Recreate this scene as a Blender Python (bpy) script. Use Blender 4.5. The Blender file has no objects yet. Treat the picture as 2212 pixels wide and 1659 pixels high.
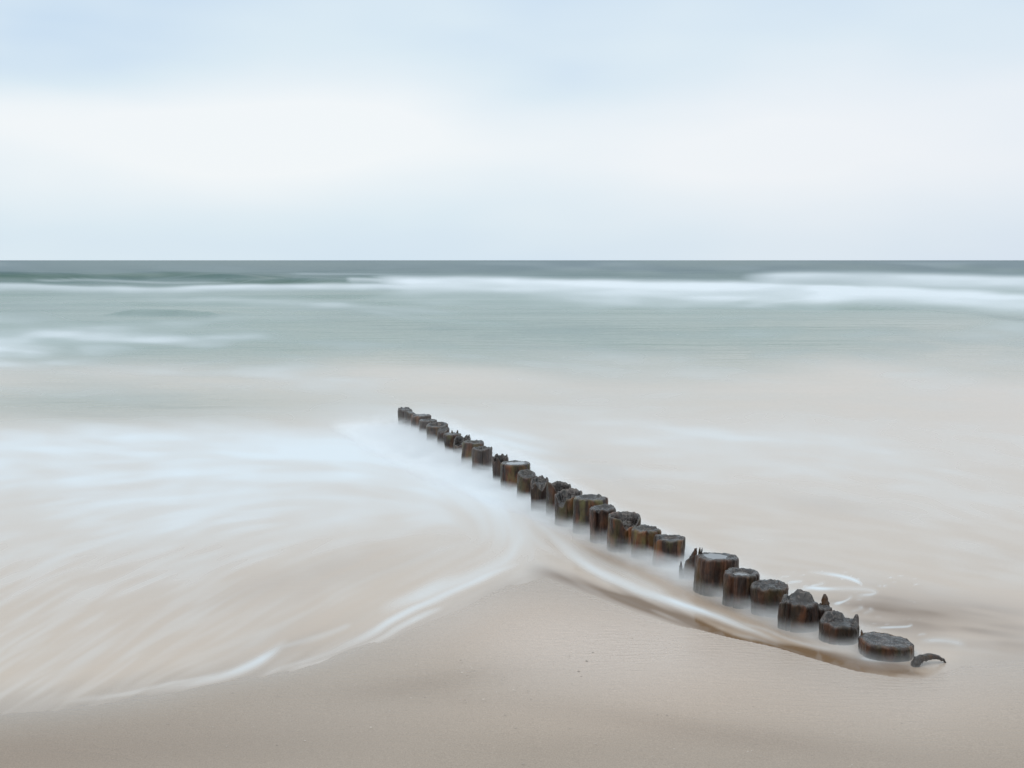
import bpy, bmesh, math, random
import numpy as np
from mathutils import Vector, noise as mnoise

random.seed(7)
rng = np.random.default_rng(11)
scene = bpy.context.scene
col = scene.collection
R = math.radians

# ------------------------------------------------------------------ camera
EYE = 1.6                      # metres above the water
PW, PH = 2212.0, 1659.0        # survey frame in which photo positions are noted
FPX = 2592.0                   # focal length in that frame
PITCH = math.atan((829.5 - 562.0) / FPX)
cam_d = bpy.data.cameras.new("camera")
cam_d.sensor_width = 36.0
cam_d.lens = 36.0 * FPX / PW
cam_d.clip_start = 0.05
cam_d.clip_end = 30000.0
cam = bpy.data.objects.new("camera", cam_d)
col.objects.link(cam)
cam.location = (0, 0, EYE)
cam.rotation_euler = (math.pi / 2 - PITCH, 0, 0)
scene.camera = cam

# ------------------------------------------------------------------ sky
SUN_EL, SUN_AZ = R(48), R(215)          # azimuth clockwise from +Y (out to sea)
world = bpy.data.worlds.new("World")
scene.world = world
world.use_nodes = True
nt = world.node_tree
nt.nodes.clear()
def N(tree, typ, **kw):
    n = tree.nodes.new(typ)
    for k, v in kw.items():
        if k.startswith("i_"):
            n.inputs[k[2:].replace("_", " ")].default_value = v
        else:
            setattr(n, k, v)
    return n
def L(tree, a, b):
    tree.links.new(a, b)
def ramp(tree, stops, interp="LINEAR"):
    n = tree.nodes.new("ShaderNodeValToRGB")
    n.color_ramp.interpolation = interp
    e = n.color_ramp.elements
    while len(e) < len(stops):
        e.new(0.5)
    for el, (p, c) in zip(e, stops):
        el.position = p
        el.color = (c, c, c, 1) if isinstance(c, (int, float)) else (*c, 1)
    return n
def math_n(tree, op, a, b=None, c=None, clamp=False):
    n = tree.nodes.new("ShaderNodeMath"); n.operation = op; n.use_clamp = clamp
    for i, v in enumerate((a, b, c)):
        if v is None: continue
        if isinstance(v, (int, float)): n.inputs[i].default_value = v
        else: tree.links.new(v, n.inputs[i])
    return n.outputs[0]
def mixc(tree, fac, a, b):
    n = tree.nodes.new("ShaderNodeMix"); n.data_type = "RGBA"
    for s, v in (("Factor", fac), ("A", a), ("B", b)):
        idx = {"Factor": 0, "A": 6, "B": 7}[s]
        if isinstance(v, (int, float)): n.inputs[idx].default_value = v
        elif isinstance(v, tuple): n.inputs[idx].default_value = (*v, 1)
        else: tree.links.new(v, n.inputs[idx])
    return n.outputs[2]

w_out = N(nt, "ShaderNodeOutputWorld")
sky = N(nt, "ShaderNodeTexSky", sky_type="NISHITA", sun_disc=False)
sky.sun_elevation = SUN_EL
sky.sun_rotation = SUN_AZ
sky.dust_density = 2.0
bg_sky = N(nt, "ShaderNodeBackground", i_Strength=0.10)
L(nt, sky.outputs[0], bg_sky.inputs[0])
tc = N(nt, "ShaderNodeTexCoord")
sep = N(nt, "ShaderNodeSeparateXYZ")
L(nt, tc.outputs["Generated"], sep.inputs[0])
mp = N(nt, "ShaderNodeMapping")
mp.inputs["Scale"].default_value = (2.6, 2.6, 8.5)
mp.inputs["Location"].default_value = (0.55, 0.3, 0.2)
L(nt, tc.outputs["Generated"], mp.inputs[0])
cn = N(nt, "ShaderNodeTexNoise", i_Scale=1.35, i_Detail=3.0, i_Roughness=0.42)
L(nt, mp.outputs[0], cn.inputs["Vector"])
band = ramp(nt, [(0.0, 0.36), (0.028, 0.40), (0.07, 0.74), (0.108, 0.93), (0.138, 0.66),
                 (0.18, 0.28), (0.30, 0.40), (0.60, 0.62), (1.0, 0.62)], "B_SPLINE")
L(nt, sep.outputs["Z"], band.inputs[0])
cv = math_n(nt, "SUBTRACT", cn.outputs["Fac"], 0.5)
cf = math_n(nt, "MULTIPLY_ADD", cv, 1.15, band.outputs[0])
def cloud_spot(az_deg, el_deg, wide, amp, cur):
    """thin or thick place in the cloud sheet, centred on a compass bearing and elevation"""
    d_ = (math.sin(R(az_deg)) * math.cos(R(el_deg)), math.cos(R(az_deg)) * math.cos(R(el_deg)), math.sin(R(el_deg)))
    v = N(nt, "ShaderNodeVectorMath", operation="SUBTRACT"); L(nt, tc.outputs["Generated"], v.inputs[0]); v.inputs[1].default_value = d_
    v2 = N(nt, "ShaderNodeVectorMath", operation="MULTIPLY"); L(nt, v.outputs[0], v2.inputs[0]); v2.inputs[1].default_value = (1, 1, 2.0)
    ln_ = N(nt, "ShaderNodeVectorMath", operation="LENGTH"); L(nt, v2.outputs[0], ln_.inputs[0])
    q = math_n(nt, "ADD", ln_.outputs["Value"], math_n(nt, "MULTIPLY", cv, 0.25))
    q = math_n(nt, "SUBTRACT", 1.0, math_n(nt, "DIVIDE", q, wide), clamp=True)
    q = math_n(nt, "MULTIPLY", q, q)
    return math_n(nt, "MULTIPLY_ADD", q, amp, cur)
cf = cloud_spot(2.5, 8.6, 0.24, -0.34, cf)
cf = cloud_spot(-17, 12.5, 0.22, -0.42, cf)
cf = cloud_spot(-24, 8.5, 0.16, -0.40, cf)
cf = cloud_spot(-10, 5.6, 0.30, 0.38, cf)
cf = cloud_spot(12, 5.4, 0.32, 0.30, cf)
cf = math_n(nt, "ADD", cf, 0.0, clamp=True)
ccol = ramp(nt, [(0.0, (0.62, 0.765, 0.915)), (0.45, (0.745, 0.862, 0.94)), (1.0, (0.925, 0.962, 0.985))])
L(nt, cf, ccol.inputs[0])
# faint rose-grey haze low over the water towards the right hand
px_f = math_n(nt, "MULTIPLY_ADD", sep.outputs["X"], 1.6, 0.15, clamp=True)
lowf = ramp(nt, [(0.0, 1.0), (0.12, 0.8), (0.25, 0.0)])
L(nt, sep.outputs["Z"], lowf.inputs[0])
pf = math_n(nt, "MULTIPLY", px_f, lowf.outputs[0])
pf = math_n(nt, "MULTIPLY", pf, 0.42)
ccol2 = mixc(nt, pf, ccol.outputs[0], (0.76, 0.775, 0.875))
bg_cl = N(nt, "ShaderNodeBackground", i_Strength=1.0)
L(nt, ccol2, bg_cl.inputs[0])
zen = ramp(nt, [(0.0, 0.5), (0.2, 0.5), (0.6, 0.68), (1.0, 0.78)], "EASE")   # an overcast dome is brighter overhead
L(nt, sep.outputs["Z"], zen.inputs[0])
L(nt, math_n(nt, "MULTIPLY", zen.outputs[0], 2.0), bg_cl.inputs["Strength"])
mx = N(nt, "ShaderNodeMixShader", i_Fac=0.93)
L(nt, bg_sky.outputs[0], mx.inputs[1])
L(nt, bg_cl.outputs[0], mx.inputs[2])
L(nt, mx.outputs[0], w_out.inputs[0])

# ------------------------------------------------------------------ sun (soft, overcast)
sun_d = bpy.data.lights.new("sun", "SUN")
sun_d.energy = 1.3
sun_d.angle = R(40)
sun_d.color = (1.0, 0.95, 0.88)
sun = bpy.data.objects.new("sun", sun_d)
col.objects.link(sun)
sdir = Vector((math.sin(SUN_AZ) * math.cos(SUN_EL), math.cos(SUN_AZ) * math.cos(SUN_EL), math.sin(SUN_EL)))
sun.rotation_euler = (-sdir).to_track_quat("-Z", "Y").to_euler()
sun.location = sdir * 50

# ------------------------------------------------------------------ exposure / render
vs = scene.view_settings
vs.view_transform = "Standard"
vs.look = "None"
vs.exposure = 0.0
vs.gamma = 1.0
scene.render.engine = "CYCLES"
cy = scene.cycles
cy.use_denoising = True
cy.max_bounces = 6
cy.diffuse_bounces = 3
cy.glossy_bounces = 3
cy.transparent_max_bounces = 12
cy.volume_bounces = 2

# ------------------------------------------------------------------ survey helpers
CP, SP = math.cos(PITCH), math.sin(PITCH)
def ray(px, py):
    x = (px - PW / 2) / FPX
    u = -(py - PH / 2) / FPX
    return np.array([x, CP + u * SP, -SP + u * CP])
def ground(px, py, z=0.0):
    d = ray(px, py)
    t = (z - EYE) / d[2]
    return np.array([d[0] * t, d[1] * t, z])
def to_photo(X, Y, Z=0.0):
    dep = Y * CP - (Z - EYE) * SP
    up = Y * SP + (Z - EYE) * CP
    return PW / 2 + FPX * X / dep, PH / 2 - FPX * up / dep
def row_dist(py):
    return ground(1106, py)[1]
def sstep(a, b, x):
    t = np.clip((x - a) / (b - a), 0, 1)
    return t * t * (3 - 2 * t)

def sp0(x, k=0.05):
    return 0.5 * (x + np.sqrt(x * x + k * k))

def set_props(o, label=None, cat=None, group=None, kind=None):
    if label: o["label"] = label
    if cat: o["category"] = cat
    if group: o["group"] = group
    if kind: o["kind"] = kind
    return o
def mesh_obj(name, verts, faces, mat, parent=None, smooth=True):
    me = bpy.data.meshes.new(name)
    me.from_pydata([tuple(v) for v in verts], [], [tuple(f) for f in faces])
    me.update()
    if smooth:
        me.polygons.foreach_set("use_smooth", [True] * len(me.polygons))
    me.materials.append(mat)
    o = bpy.data.objects.new(name, me)
    col.objects.link(o)
    if parent is not None:
        o.parent = parent
    return o
def grid_obj(name, X, Y, Z, mat, attrs=None, keep=None):
    """one sheet from 2-D coordinate arrays (numpy, fast path)"""
    nr, nc = X.shape
    co = np.stack([X, Y, Z], -1).reshape(-1, 3).astype(np.float32)
    i = np.arange(nr * nc).reshape(nr, nc)
    q = np.stack([i[:-1, :-1], i[:-1, 1:], i[1:, 1:], i[1:, :-1]], -1).reshape(-1, 4)
    if keep is not None:
        k = (keep[:-1, :-1] | keep[:-1, 1:] | keep[1:, 1:] | keep[1:, :-1]).reshape(-1)
        q = q[k]
    used = np.zeros(nr * nc, bool); used[q.reshape(-1)] = True
    remap = np.cumsum(used) - 1
    q = remap[q]; co = co[used]
    a, b, c = co[q[0, 0]], co[q[0, 1]], co[q[0, 2]]
    if np.cross(b - a, c - a)[2] < 0:
        q = q[:, ::-1]
    me = bpy.data.meshes.new(name)
    me.vertices.add(len(co)); me.vertices.foreach_set("co", co.reshape(-1))
    me.loops.add(q.size); me.loops.foreach_set("vertex_index", q.reshape(-1).astype(np.int32))
    me.polygons.add(len(q))
    me.polygons.foreach_set("loop_start", np.arange(0, q.size, 4, dtype=np.int32))
    me.polygons.foreach_set("loop_total", np.full(len(q), 4, np.int32))
    me.polygons.foreach_set("use_smooth", np.ones(len(q), bool))
    me.update(calc_edges=True)
    for k, v in (attrs or {}).items():
        at = me.attributes.new(k, "FLOAT", "POINT")
        at.data.foreach_set("value", v.reshape(-1)[used].astype(np.float32))
    me.materials.append(mat)
    o = bpy.data.objects.new(name, me)
    col.objects.link(o)
    return o

# ------------------------------------------------------------------ streak noise drawn out along the run of the water
RX0, RX1, RY0, RY1, RS = -760.0, 2980.0, 556.0, 1900.0, 2.6
gx = np.arange(RX0, RX1, RS); gy = np.arange(RY0, RY1, RS)
GX, GY = np.meshgrid(gx, gy)
FLOW = [  # photo x, photo y, heading in degrees (down is positive)
    (0, 600, 0), (700, 600, 0), (1500, 600, 0), (2212, 600, 1), (0, 720, 2), (700, 720, 2), (1500, 730, 1),
    (2212, 690, 4), (200, 850, 1), (900, 830, 3), (1500, 850, 1), (2100, 850, 2), (200, 950, 4), (600, 960, 4),
    (900, 960, 8), (1000, 1010, 22), (300, 1050, -4), (150, 1120, -10), (600, 1080, -5), (850, 1060, 10),
    (1000, 1090, 40), (1080, 1130, 70), (1110, 1180, 115), (1050, 1220, 152), (900, 1130, -14), (700, 1180, -18),
    (300, 1200, -20), (50, 1250, -26), (150, 1350, -33), (300, 1400, -34), (500, 1300, -30), (700, 1320, -30),
    (900, 1290, -26), (1000, 1250, -27), (600, 1430, -28), (450, 1460, -18), (800, 1380, -28), (100, 1480, -32),
    (1180, 1160, 35), (1250, 1220, 32), (1350, 1280, 28), (1500, 1340, 26), (1650, 1390, 20), (1800, 1430, 18),
    (1400, 1230, 14), (1600, 1320, 14), (1800, 1410, 12), (1300, 950, 2), (1600, 960, 3), (1900, 980, 6), (2150, 1000, 8),
    (1500, 1060, 2), (1800, 1100, 8), (2100, 1130, 13), (2212, 1180, 14), (1650, 1180, 6), (1900, 1200, 9),
    (2150, 1280, 10), (1850, 1290, 8), (2000, 1380, 6), (2180, 1400, 8), (600, 1600, -28), (1300, 1500, -30),
    (1800, 1600, -30), (100, 1640, -26)]
def flow_field(PXa, PYa):
    U = np.zeros_like(PXa); V = np.zeros_like(PXa)
    for fx, fy, a in FLOW:
        a2 = 2 * R(a)                       # headings are lines, not arrows: blend doubled angles
        w = 1.0 / (((PXa - fx) / 1.6) ** 2 + (PYa - fy) ** 2 + 35 ** 2) ** 1.7
        U += w * math.cos(a2); V += w * math.sin(a2)
    h_ = 0.5 * np.arctan2(V, U)
    return np.cos(h_), np.sin(h_)
def box_blur(a, n, axis):
    if n < 1: return a
    k = 2 * n + 1
    p = np.concatenate([np.repeat(np.take(a, [0], axis), n + 1, axis), a, np.repeat(np.take(a, [-1], axis), n, axis)], axis)
    c = np.cumsum(p, axis)
    m = a.shape[axis]
    return (np.take(c, range(k, k + m), axis) - np.take(c, range(0, m), axis)) / k
def blurred(sx, sy):
    a = rng.standard_normal(GX.shape)
    for _ in range(2):
        a = box_blur(box_blur(a, sx, 1), sy, 0)
    return (a - a.mean()) / a.std()
FU, FV = flow_field(GX[::4, ::4], GY[::4, ::4])
def upsize(a):
    r_ = np.clip(np.arange(GX.shape[0]) / 4.0, 0, a.shape[0] - 1.001); c_ = np.clip(np.arange(GX.shape[1]) / 4.0, 0, a.shape[1] - 1.001)
    r0, c0 = r_.astype(int), c_.astype(int); dr, dc = (r_ - r0)[:, None], (c_ - c0)[None, :]
    return ((a[r0][:, c0] * (1 - dc) + a[r0][:, c0 + 1] * dc) * (1 - dr) + (a[r0 + 1][:, c0] * (1 - dc) + a[r0 + 1][:, c0 + 1] * dc) * dr)
C2, S2 = upsize(FU * FU - FV * FV), upsize(2 * FU * FV)
FH = 0.5 * np.arctan2(S2, C2)
FU, FV = np.cos(FH), np.sin(FH)
def drawn_out(src, n, step):
    nr, nc = src.shape
    acc = src.copy(); wsum = 1.0
    ii, jj = np.mgrid[0:nr, 0:nc].astype(np.float32)
    for sgn in (1, -1):
        y, x = ii.copy(), jj.copy()
        du, dv = sgn * FU, sgn * FV
        for k in range(1, n + 1):
            yi = np.clip(y + .5, 0, nr - 1).astype(np.int32); xi = np.clip(x + .5, 0, nc - 1).astype(np.int32)
            fu, fv = FU[yi, xi], FV[yi, xi]
            fl = np.where(fu * du + fv * dv < 0, -1.0, 1.0)
            du, dv = fu * fl, fv * fl
            x += step * du; y += step * dv
            yi = np.clip(y + .5, 0, nr - 1).astype(np.int32); xi = np.clip(x + .5, 0, nc - 1).astype(np.int32)
            w = 0.5 + 0.5 * math.cos(math.pi * k / (n + 1))
            acc += w * src[yi, xi]; wsum += w
    acc -= acc.mean()
    return acc / acc.std()
def soften(a, n=1):
    a = box_blur(box_blur(a, n, 1), n, 0)
    return a / a.std()
ST_FINE = soften(drawn_out(drawn_out(blurred(1, 1), 18, 1.7), 14, 1.2))
ST_MID = soften(drawn_out(blurred(4, 3), 26, 3.2), 2)
ST_WIDE = drawn_out(blurred(14, 7), 16, 6.0)
ST_CLOUD = soften(drawn_out(blurred(13, 6), 7, 2.0) + 0.55 * drawn_out(blurred(5, 3), 7, 1.6), 1)
ST_CLOUD_FAR = soften(drawn_out(blurred(16, 2), 8, 2.5) + 0.6 * drawn_out(blurred(6, 1), 8, 2.0), 1)
def sample(raster, PXa, PYa):
    fx = np.clip((PXa - RX0) / RS, 0, raster.shape[1] - 1.001); fy = np.clip((PYa - RY0) / RS, 0, raster.shape[0] - 1.001)
    x0 = fx.astype(int); y0 = fy.astype(int); dx = fx - x0; dy = fy - y0
    return ((raster[y0, x0] * (1 - dx) + raster[y0, x0 + 1] * dx) * (1 - dy)
            + (raster[y0 + 1, x0] * (1 - dx) + raster[y0 + 1, x0 + 1] * dx) * dy)

def smooth_line(pts, it=3):
    p = np.array(pts, float)
    for _ in range(it):
        a = p[:-1] * .75 + p[1:] * .25; b = p[:-1] * .25 + p[1:] * .75
        q = np.empty((2 * len(a), p.shape[1])); q[0::2] = a; q[1::2] = b
        p = np.vstack([p[:1], q, p[-1:]])
    return p
def stroke(F, PXa, PYa, pts, w, amp, w_end=None, fade=0.18, veil=None):
    """soft line of foam (or murk) along surveyed points; maximum-combined into F"""
    p = smooth_line(pts)
    n = len(p)
    ww = np.linspace(w, w if w_end is None else w_end, n)
    big = 3 * max(w, w_end or w) * (veil or 1)
    x0, x1 = p[:, 0].min() - big, p[:, 0].max() + big
    y0, y1 = p[:, 1].min() - big, p[:, 1].max() + big
    m = (PXa > x0) & (PXa < x1) & (PYa > y0) & (PYa < y1)
    if not m.any(): return
    qx, qy = PXa[m], PYa[m]
    best = np.zeros_like(qx)
    for k in range(n - 1):
        ax, ay = p[k]; bx, by = p[k + 1]
        dx, dy = bx - ax, by - ay
        t = np.clip(((qx - ax) * dx + (qy - ay) * dy) / (dx * dx + dy * dy + 1e-9), 0, 1)
        ey = qy - ay - t * dy
        if veil: ey = np.where(ey > 0, ey / veil, ey * 1.1)          # surf: crisp crest, long veil running shorewards
        d2 = (qx - ax - t * dx) ** 2 + ey ** 2
        s = (k + t) / (n - 1)
        tap = np.clip(s / fade, 0, 1) * np.clip((1 - s) / fade, 0, 1) if fade > 0 else 1.0
        best = np.maximum(best, np.exp(-d2 / ww[k] ** 2) * tap)
    v = np.clip(amp * best, 0, 1.4)
    F[m] = (np.maximum(F[m], v) ** 3 + 0.35 * np.minimum(F[m], v) ** 3) ** (1 / 3)
def blob(PXa, PYa, x, y, sx, sy, a=0):
    c, s = math.cos(R(a)), math.sin(R(a))
    u = (PXa - x) * c + (PYa - y) * s; v = -(PXa - x) * s + (PYa - y) * c
    return np.exp(-(u / sx) ** 2 - (v / sy) ** 2)

# ------------------------------------------------------------------ land and water levels
EDGE = np.array([(-760, 1660), (0, 1540), (150, 1530), (330, 1503), (470, 1473), (600, 1455), (700, 1430), (850, 1372), (1000, 1308),
                 (1100, 1262), (1180, 1243), (1280, 1283), (1380, 1323), (1480, 1352), (1560, 1373), (1680, 1399), (1780, 1428),
                 (1850, 1449), (1930, 1462), (1985, 1467), (2030, 1455), (2080, 1436), (2212, 1424), (2980, 1400)], float)
def edge_y(PXa):
    return np.interp(PXa, EDGE[:, 0], EDGE[:, 1])
def sand_z(X, Y):
    z = 0.016 * (6.4 - Y)
    z = np.where(Y > 6.4, z * (1 + 0.12 * (Y - 6.4)), z)
    z = np.where(Y < 0, 0.1024 + 0.05 * (-Y), z)
    return np.clip(z, -4.0, 7.0)

# ------------------------------------------------------------------ materials
def new_mat(name):
    m = bpy.data.materials.new(name); m.use_nodes = True
    t = m.node_tree
    for n in list(t.nodes): t.nodes.remove(n)
    out = t.nodes.new("ShaderNodeOutputMaterial")
    return m, t, out
def attr(t, name, typ="GEOMETRY"):
    n = t.nodes.new("ShaderNodeAttribute"); n.attribute_name = name; n.attribute_type = typ
    return n.outputs["Fac"]
def noise_tex(t, vec, scale, detail=4, rough=0.55, dist=0.0):
    n = N(t, "ShaderNodeTexNoise", i_Scale=scale, i_Detail=detail, i_Roughness=rough, i_Distortion=dist)
    if vec is not None: L(t, vec, n.inputs["Vector"])
    return n.outputs["Fac"]
def mapping(t, src, scale=(1, 1, 1), rot=(0, 0, 0)):
    n = N(t, "ShaderNodeMapping")
    n.inputs["Scale"].default_value = scale; n.inputs["Rotation"].default_value = rot
    L(t, src, n.inputs[0])
    return n.outputs[0]

# --- wet sand
m_sand, t, out = new_mat("wet_sand")
geo = N(t, "ShaderNodeNewGeometry")
pos = geo.outputs["Position"]
b = N(t, "ShaderNodeBsdfPrincipled")
def sand_look(t, pos):
    big = noise_tex(t, mapping(t, pos, (0.55, 1.3, 1), (0, 0, R(24))), 1.0, 3, 0.5)
    rip = noise_tex(t, mapping(t, pos, (9, 46, 1), (0, 0, R(38))), 1.0, 3, 0.55)
    grain = noise_tex(t, pos, 210.0, 3, 0.75)
    fleck = noise_tex(t, pos, 95.0, 2, 0.5)
    dry = mixc(t, big, (0.240, 0.196, 0.160), (0.330, 0.274, 0.226))
    dry = mixc(t, attr(t, "sky_sheen"), dry, (0.425, 0.342, 0.284))     # sky sheen on the wet sand, painted as a paler tone
    dry = mixc(t, attr(t, "damp"), dry, (0.205, 0.160, 0.126))        # darker damp sand
    gr = t.nodes.new("ShaderNodeMapRange"); gr.inputs[1].default_value = 0.3; gr.inputs[2].default_value = 0.7
    gr.inputs[3].default_value = 0.82; gr.inputs[4].default_value = 1.18
    L(t, grain, gr.inputs[0])
    sc = t.nodes.new("ShaderNodeVectorMath"); sc.operation = "SCALE"
    L(t, dry, sc.inputs[0]); L(t, gr.outputs[0], sc.inputs["Scale"])
    hsum = math_n(t, "MULTIPLY_ADD", rip, 0.9, math_n(t, "MULTIPLY", grain, 0.28))
    hsum = math_n(t, "MULTIPLY_ADD", fleck, 0.25, hsum)
    return sc.outputs[0], hsum
wet = attr(t, "wet")
sand_c, hsum = sand_look(t, pos)
L(t, sand_c, b.inputs["Base Color"])
ro = math_n(t, "MULTIPLY_ADD", wet, -0.42, 0.66)
L(t, ro, b.inputs["Roughness"])
sp = math_n(t, "MULTIPLY_ADD", wet, 0.55, 0.08)
L(t, sp, b.inputs["Specular IOR Level"])
bp = N(t, "ShaderNodeBump", i_Strength=0.8, i_Distance=0.006)
L(t, hsum, bp.inputs["Height"])
L(t, bp.outputs[0], b.inputs["Normal"])
L(t, b.outputs[0], out.inputs[0])

# --- sea water with foam, silt and depth carried as attributes of the water sheet
m_sea, t, out = new_mat("sea_water")
geo = N(t, "ShaderNodeNewGeometry")
pos = geo.outputs["Position"]
foam, green, deep, murk_reflection, face, thin = (attr(t, k) for k in ("foam", "green", "deep", "murk_reflection", "face", "thin"))
c_silt = (0.414, 0.332, 0.264)
c_green = (0.042, 0.102, 0.062)
c_deep = (0.075, 0.115, 0.135)
c_face = (0.022, 0.070, 0.048)
c_murk_reflection = (0.138, 0.084, 0.045)
c_foam = (0.540, 0.580, 0.612)
bed, _ = sand_look(t, pos)
c = mixc(t, thin, c_silt, bed)      # the bed shows through the thinnest water
c = mixc(t, green, c, c_green)
c = mixc(t, deep, c, c_deep)
c = mixc(t, face, c, c_face)
c = mixc(t, murk_reflection, c, c_murk_reflection)
c = mixc(t, foam, c, c_foam)
b = N(t, "ShaderNodeBsdfPrincipled", i_IOR=1.33)
L(t, c, b.inputs["Base Color"])
rgh = math_n(t, "MULTIPLY_ADD", foam, 0.45, 0.15)
rgh = math_n(t, "MULTIPLY_ADD", deep, 0.20, rgh)
rgh = math_n(t, "MULTIPLY_ADD", thin, 0.09, rgh)
rgh = math_n(t, "MULTIPLY_ADD", murk_reflection, -0.08, rgh)
rgh = math_n(t, "MAXIMUM", rgh, 0.06)
L(t, rgh, b.inputs["Roughness"])
spc = math_n(t, "MULTIPLY_ADD", foam, -0.24, 0.34)
spc = math_n(t, "MULTIPLY_ADD", deep, -0.30, spc)
spc = math_n(t, "MULTIPLY_ADD", green, -0.15, spc)
spc = math_n(t, "MULTIPLY_ADD", face, -0.15, spc)
spc = math_n(t, "MULTIPLY_ADD", thin, 0.29, spc)
spc = math_n(t, "MULTIPLY_ADD", murk_reflection, -0.22, spc, clamp=True)
spc = math_n(t, "MAXIMUM", spc, 0.03)
L(t, spc, b.inputs["Specular IOR Level"])
chop = noise_tex(t, mapping(t, pos, (0.35, 1.1, 1)), 1.0, 5, 0.6)
rpl = noise_tex(t, mapping(t, pos, (5, 14, 1), (0, 0, R(-20))), 1.0, 3, 0.5)
off = math_n(t, "MULTIPLY", chop, green)
hh = math_n(t, "MULTIPLY_ADD", off, 0.10, math_n(t, "MULTIPLY", rpl, 0.0012))
bp = N(t, "ShaderNodeBump", i_Strength=0.6, i_Distance=1.0)
L(t, hh, bp.inputs["Height"])
L(t, bp.outputs[0], b.inputs["Normal"])
L(t, b.outputs[0], out.inputs[0])

# --- weathered wet timber; object colour carries (warm, algae, pale)
def wood(name):
    m, t, out = new_mat(name)
    tcn = N(t, "ShaderNodeTexCoord"); oc = tcn.outputs["Object"]
    oi = N(t, "ShaderNodeObjectInfo")
    sx = N(t, "ShaderNodeSeparateColor"); L(t, oi.outputs["Color"], sx.inputs[0])
    off = N(t, "ShaderNodeVectorMath", operation="ADD")
    rs = N(t, "ShaderNodeCombineXYZ")
    r10 = math_n(t, "MULTIPLY", oi.outputs["Random"], 37.0)
    for i in range(3): L(t, r10, rs.inputs[i])
    L(t, oc, off.inputs[0]); L(t, rs.outputs[0], off.inputs[1])
    v = off.outputs[0]
    fib = noise_tex(t, mapping(t, v, (95, 95, 11)), 1.0, 5, 0.62)
    fib2 = noise_tex(t, mapping(t, v, (34, 34, 6.5)), 1.0, 4, 0.6, 0.3)
    blot = noise_tex(t, mapping(t, v, (26, 26, 20)), 1.0, 4, 0.6, 0.6)
    patch = noise_tex(t, mapping(t, v, (13, 13, 5)), 1.0, 3, 0.55)
    patch2 = noise_tex(t, mapping(t, v, (17, 17, 7), (0.4, 0.2, 1.0)), 1.0, 3, 0.55)
    lump = noise_tex(t, v, 52.0, 4, 0.55)
    rp = ramp(t, [(0.34, (0.003, 0.002, 0.0018)), (0.5, (0.013, 0.0062, 0.0042)), (0.62, (0.044, 0.0205, 0.0125)), (0.76, (0.18, 0.092, 0.054))])
    L(t, math_n(t, "MULTIPLY_ADD", blot, 0.30, math_n(t, "MULTIPLY_ADD", fib, 0.46, math_n(t, "MULTIPLY", fib2, 0.28))), rp.inputs[0])
    c = rp.outputs[0]
    wm = ramp(t, [(0.50, 0.0), (0.66, 1.0)]); L(t, patch, wm.inputs[0])
    wfac = math_n(t, "MULTIPLY", math_n(t, "MULTIPLY", wm.outputs[0], fib2), math_n(t, "MULTIPLY", sx.outputs[0], 1.15), clamp=True)
    c = mixc(t, wfac, c, (0.26, 0.090, 0.032))
    al = ramp(t, [(0.46, 0.0), (0.66, 1.0)]); L(t, patch2, al.inputs[0])
    c = mixc(t, math_n(t, "MULTIPLY", al.outputs[0], math_n(t, "MULTIPLY", sx.outputs[1], 0.8), clamp=True), c, (0.105, 0.098, 0.034))
    pl = math_n(t, "MULTIPLY", sx.outputs[2], 0.34, clamp=True)
    c = mixc(t, pl, c, (0.155, 0.150, 0.148))
    sz = N(t, "ShaderNodeSeparateXYZ"); L(t, oc, sz.inputs[0])
    tide = math_n(t, "MULTIPLY_ADD", sz.outputs["Z"], -14.0, math_n(t, "MULTIPLY_ADD", blot, 1.1, 0.35), clamp=True)
    c = mixc(t, math_n(t, "MULTIPLY", tide, 0.75), c, (0.010, 0.0095, 0.0065))      # dark weed-stained band at the waterline
    end = attr(t, "endgrain")
    rr = math_n(t, "SQRT", math_n(t, "ADD", math_n(t, "MULTIPLY", sz.outputs["X"], sz.outputs["X"]), math_n(t, "MULTIPLY", sz.outputs["Y"], sz.outputs["Y"])))
    ring = math_n(t, "SINE", math_n(t, "MULTIPLY_ADD", rr, 420.0, math_n(t, "MULTIPLY", blot, 14.0)))
    ce = ramp(t, [(0.36, (0.003, 0.002, 0.002)), (0.54, (0.011, 0.0075, 0.0065)), (0.76, (0.085, 0.068, 0.060))])
    L(t, math_n(t, "MULTIPLY_ADD", ring, 0.07, lump), ce.inputs[0])
    c = mixc(t, math_n(t, "MULTIPLY", end, 0.85), c, ce.outputs[0])
    rim_shine = math_n(t, "MULTIPLY", attr(t, "rim"), math_n(t, "MULTIPLY_ADD", lump, 1.5, -0.15, clamp=True), clamp=True)
    c = mixc(t, math_n(t, "MULTIPLY", rim_shine, 0.34), c, (0.175, 0.165, 0.160))     # wet highlight along the rounded rim, painted as a pale grey
    b = N(t, "ShaderNodeBsdfPrincipled")
    L(t, c, b.inputs["Base Color"])
    rg = math_n(t, "MULTIPLY_ADD", fib2, 0.50, 0.10)
    rg = math_n(t, "MULTIPLY_ADD", end, -0.24, rg)
    rg = math_n(t, "MAXIMUM", rg, 0.12)
    L(t, rg, b.inputs["Roughness"])
    L(t, math_n(t, "MULTIPLY_ADD", end, 0.26, 0.26), b.inputs["Specular IOR Level"])
    hh = math_n(t, "MULTIPLY_ADD", fib, 0.6, math_n(t, "MULTIPLY", fib2, 0.8))
    hh = math_n(t, "MULTIPLY_ADD", lump, 0.35, hh)
    hh = math_n(t, "MULTIPLY_ADD", blot, 0.9, hh)
    bp = N(t, "ShaderNodeBump", i_Strength=0.95, i_Distance=0.007)
    L(t, hh, bp.inputs["Height"]); L(t, bp.outputs[0], b.inputs["Normal"])
    L(t, b.outputs[0], out.inputs[0])
    return m
m_wood = wood("wet_weathered_timber")

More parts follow.
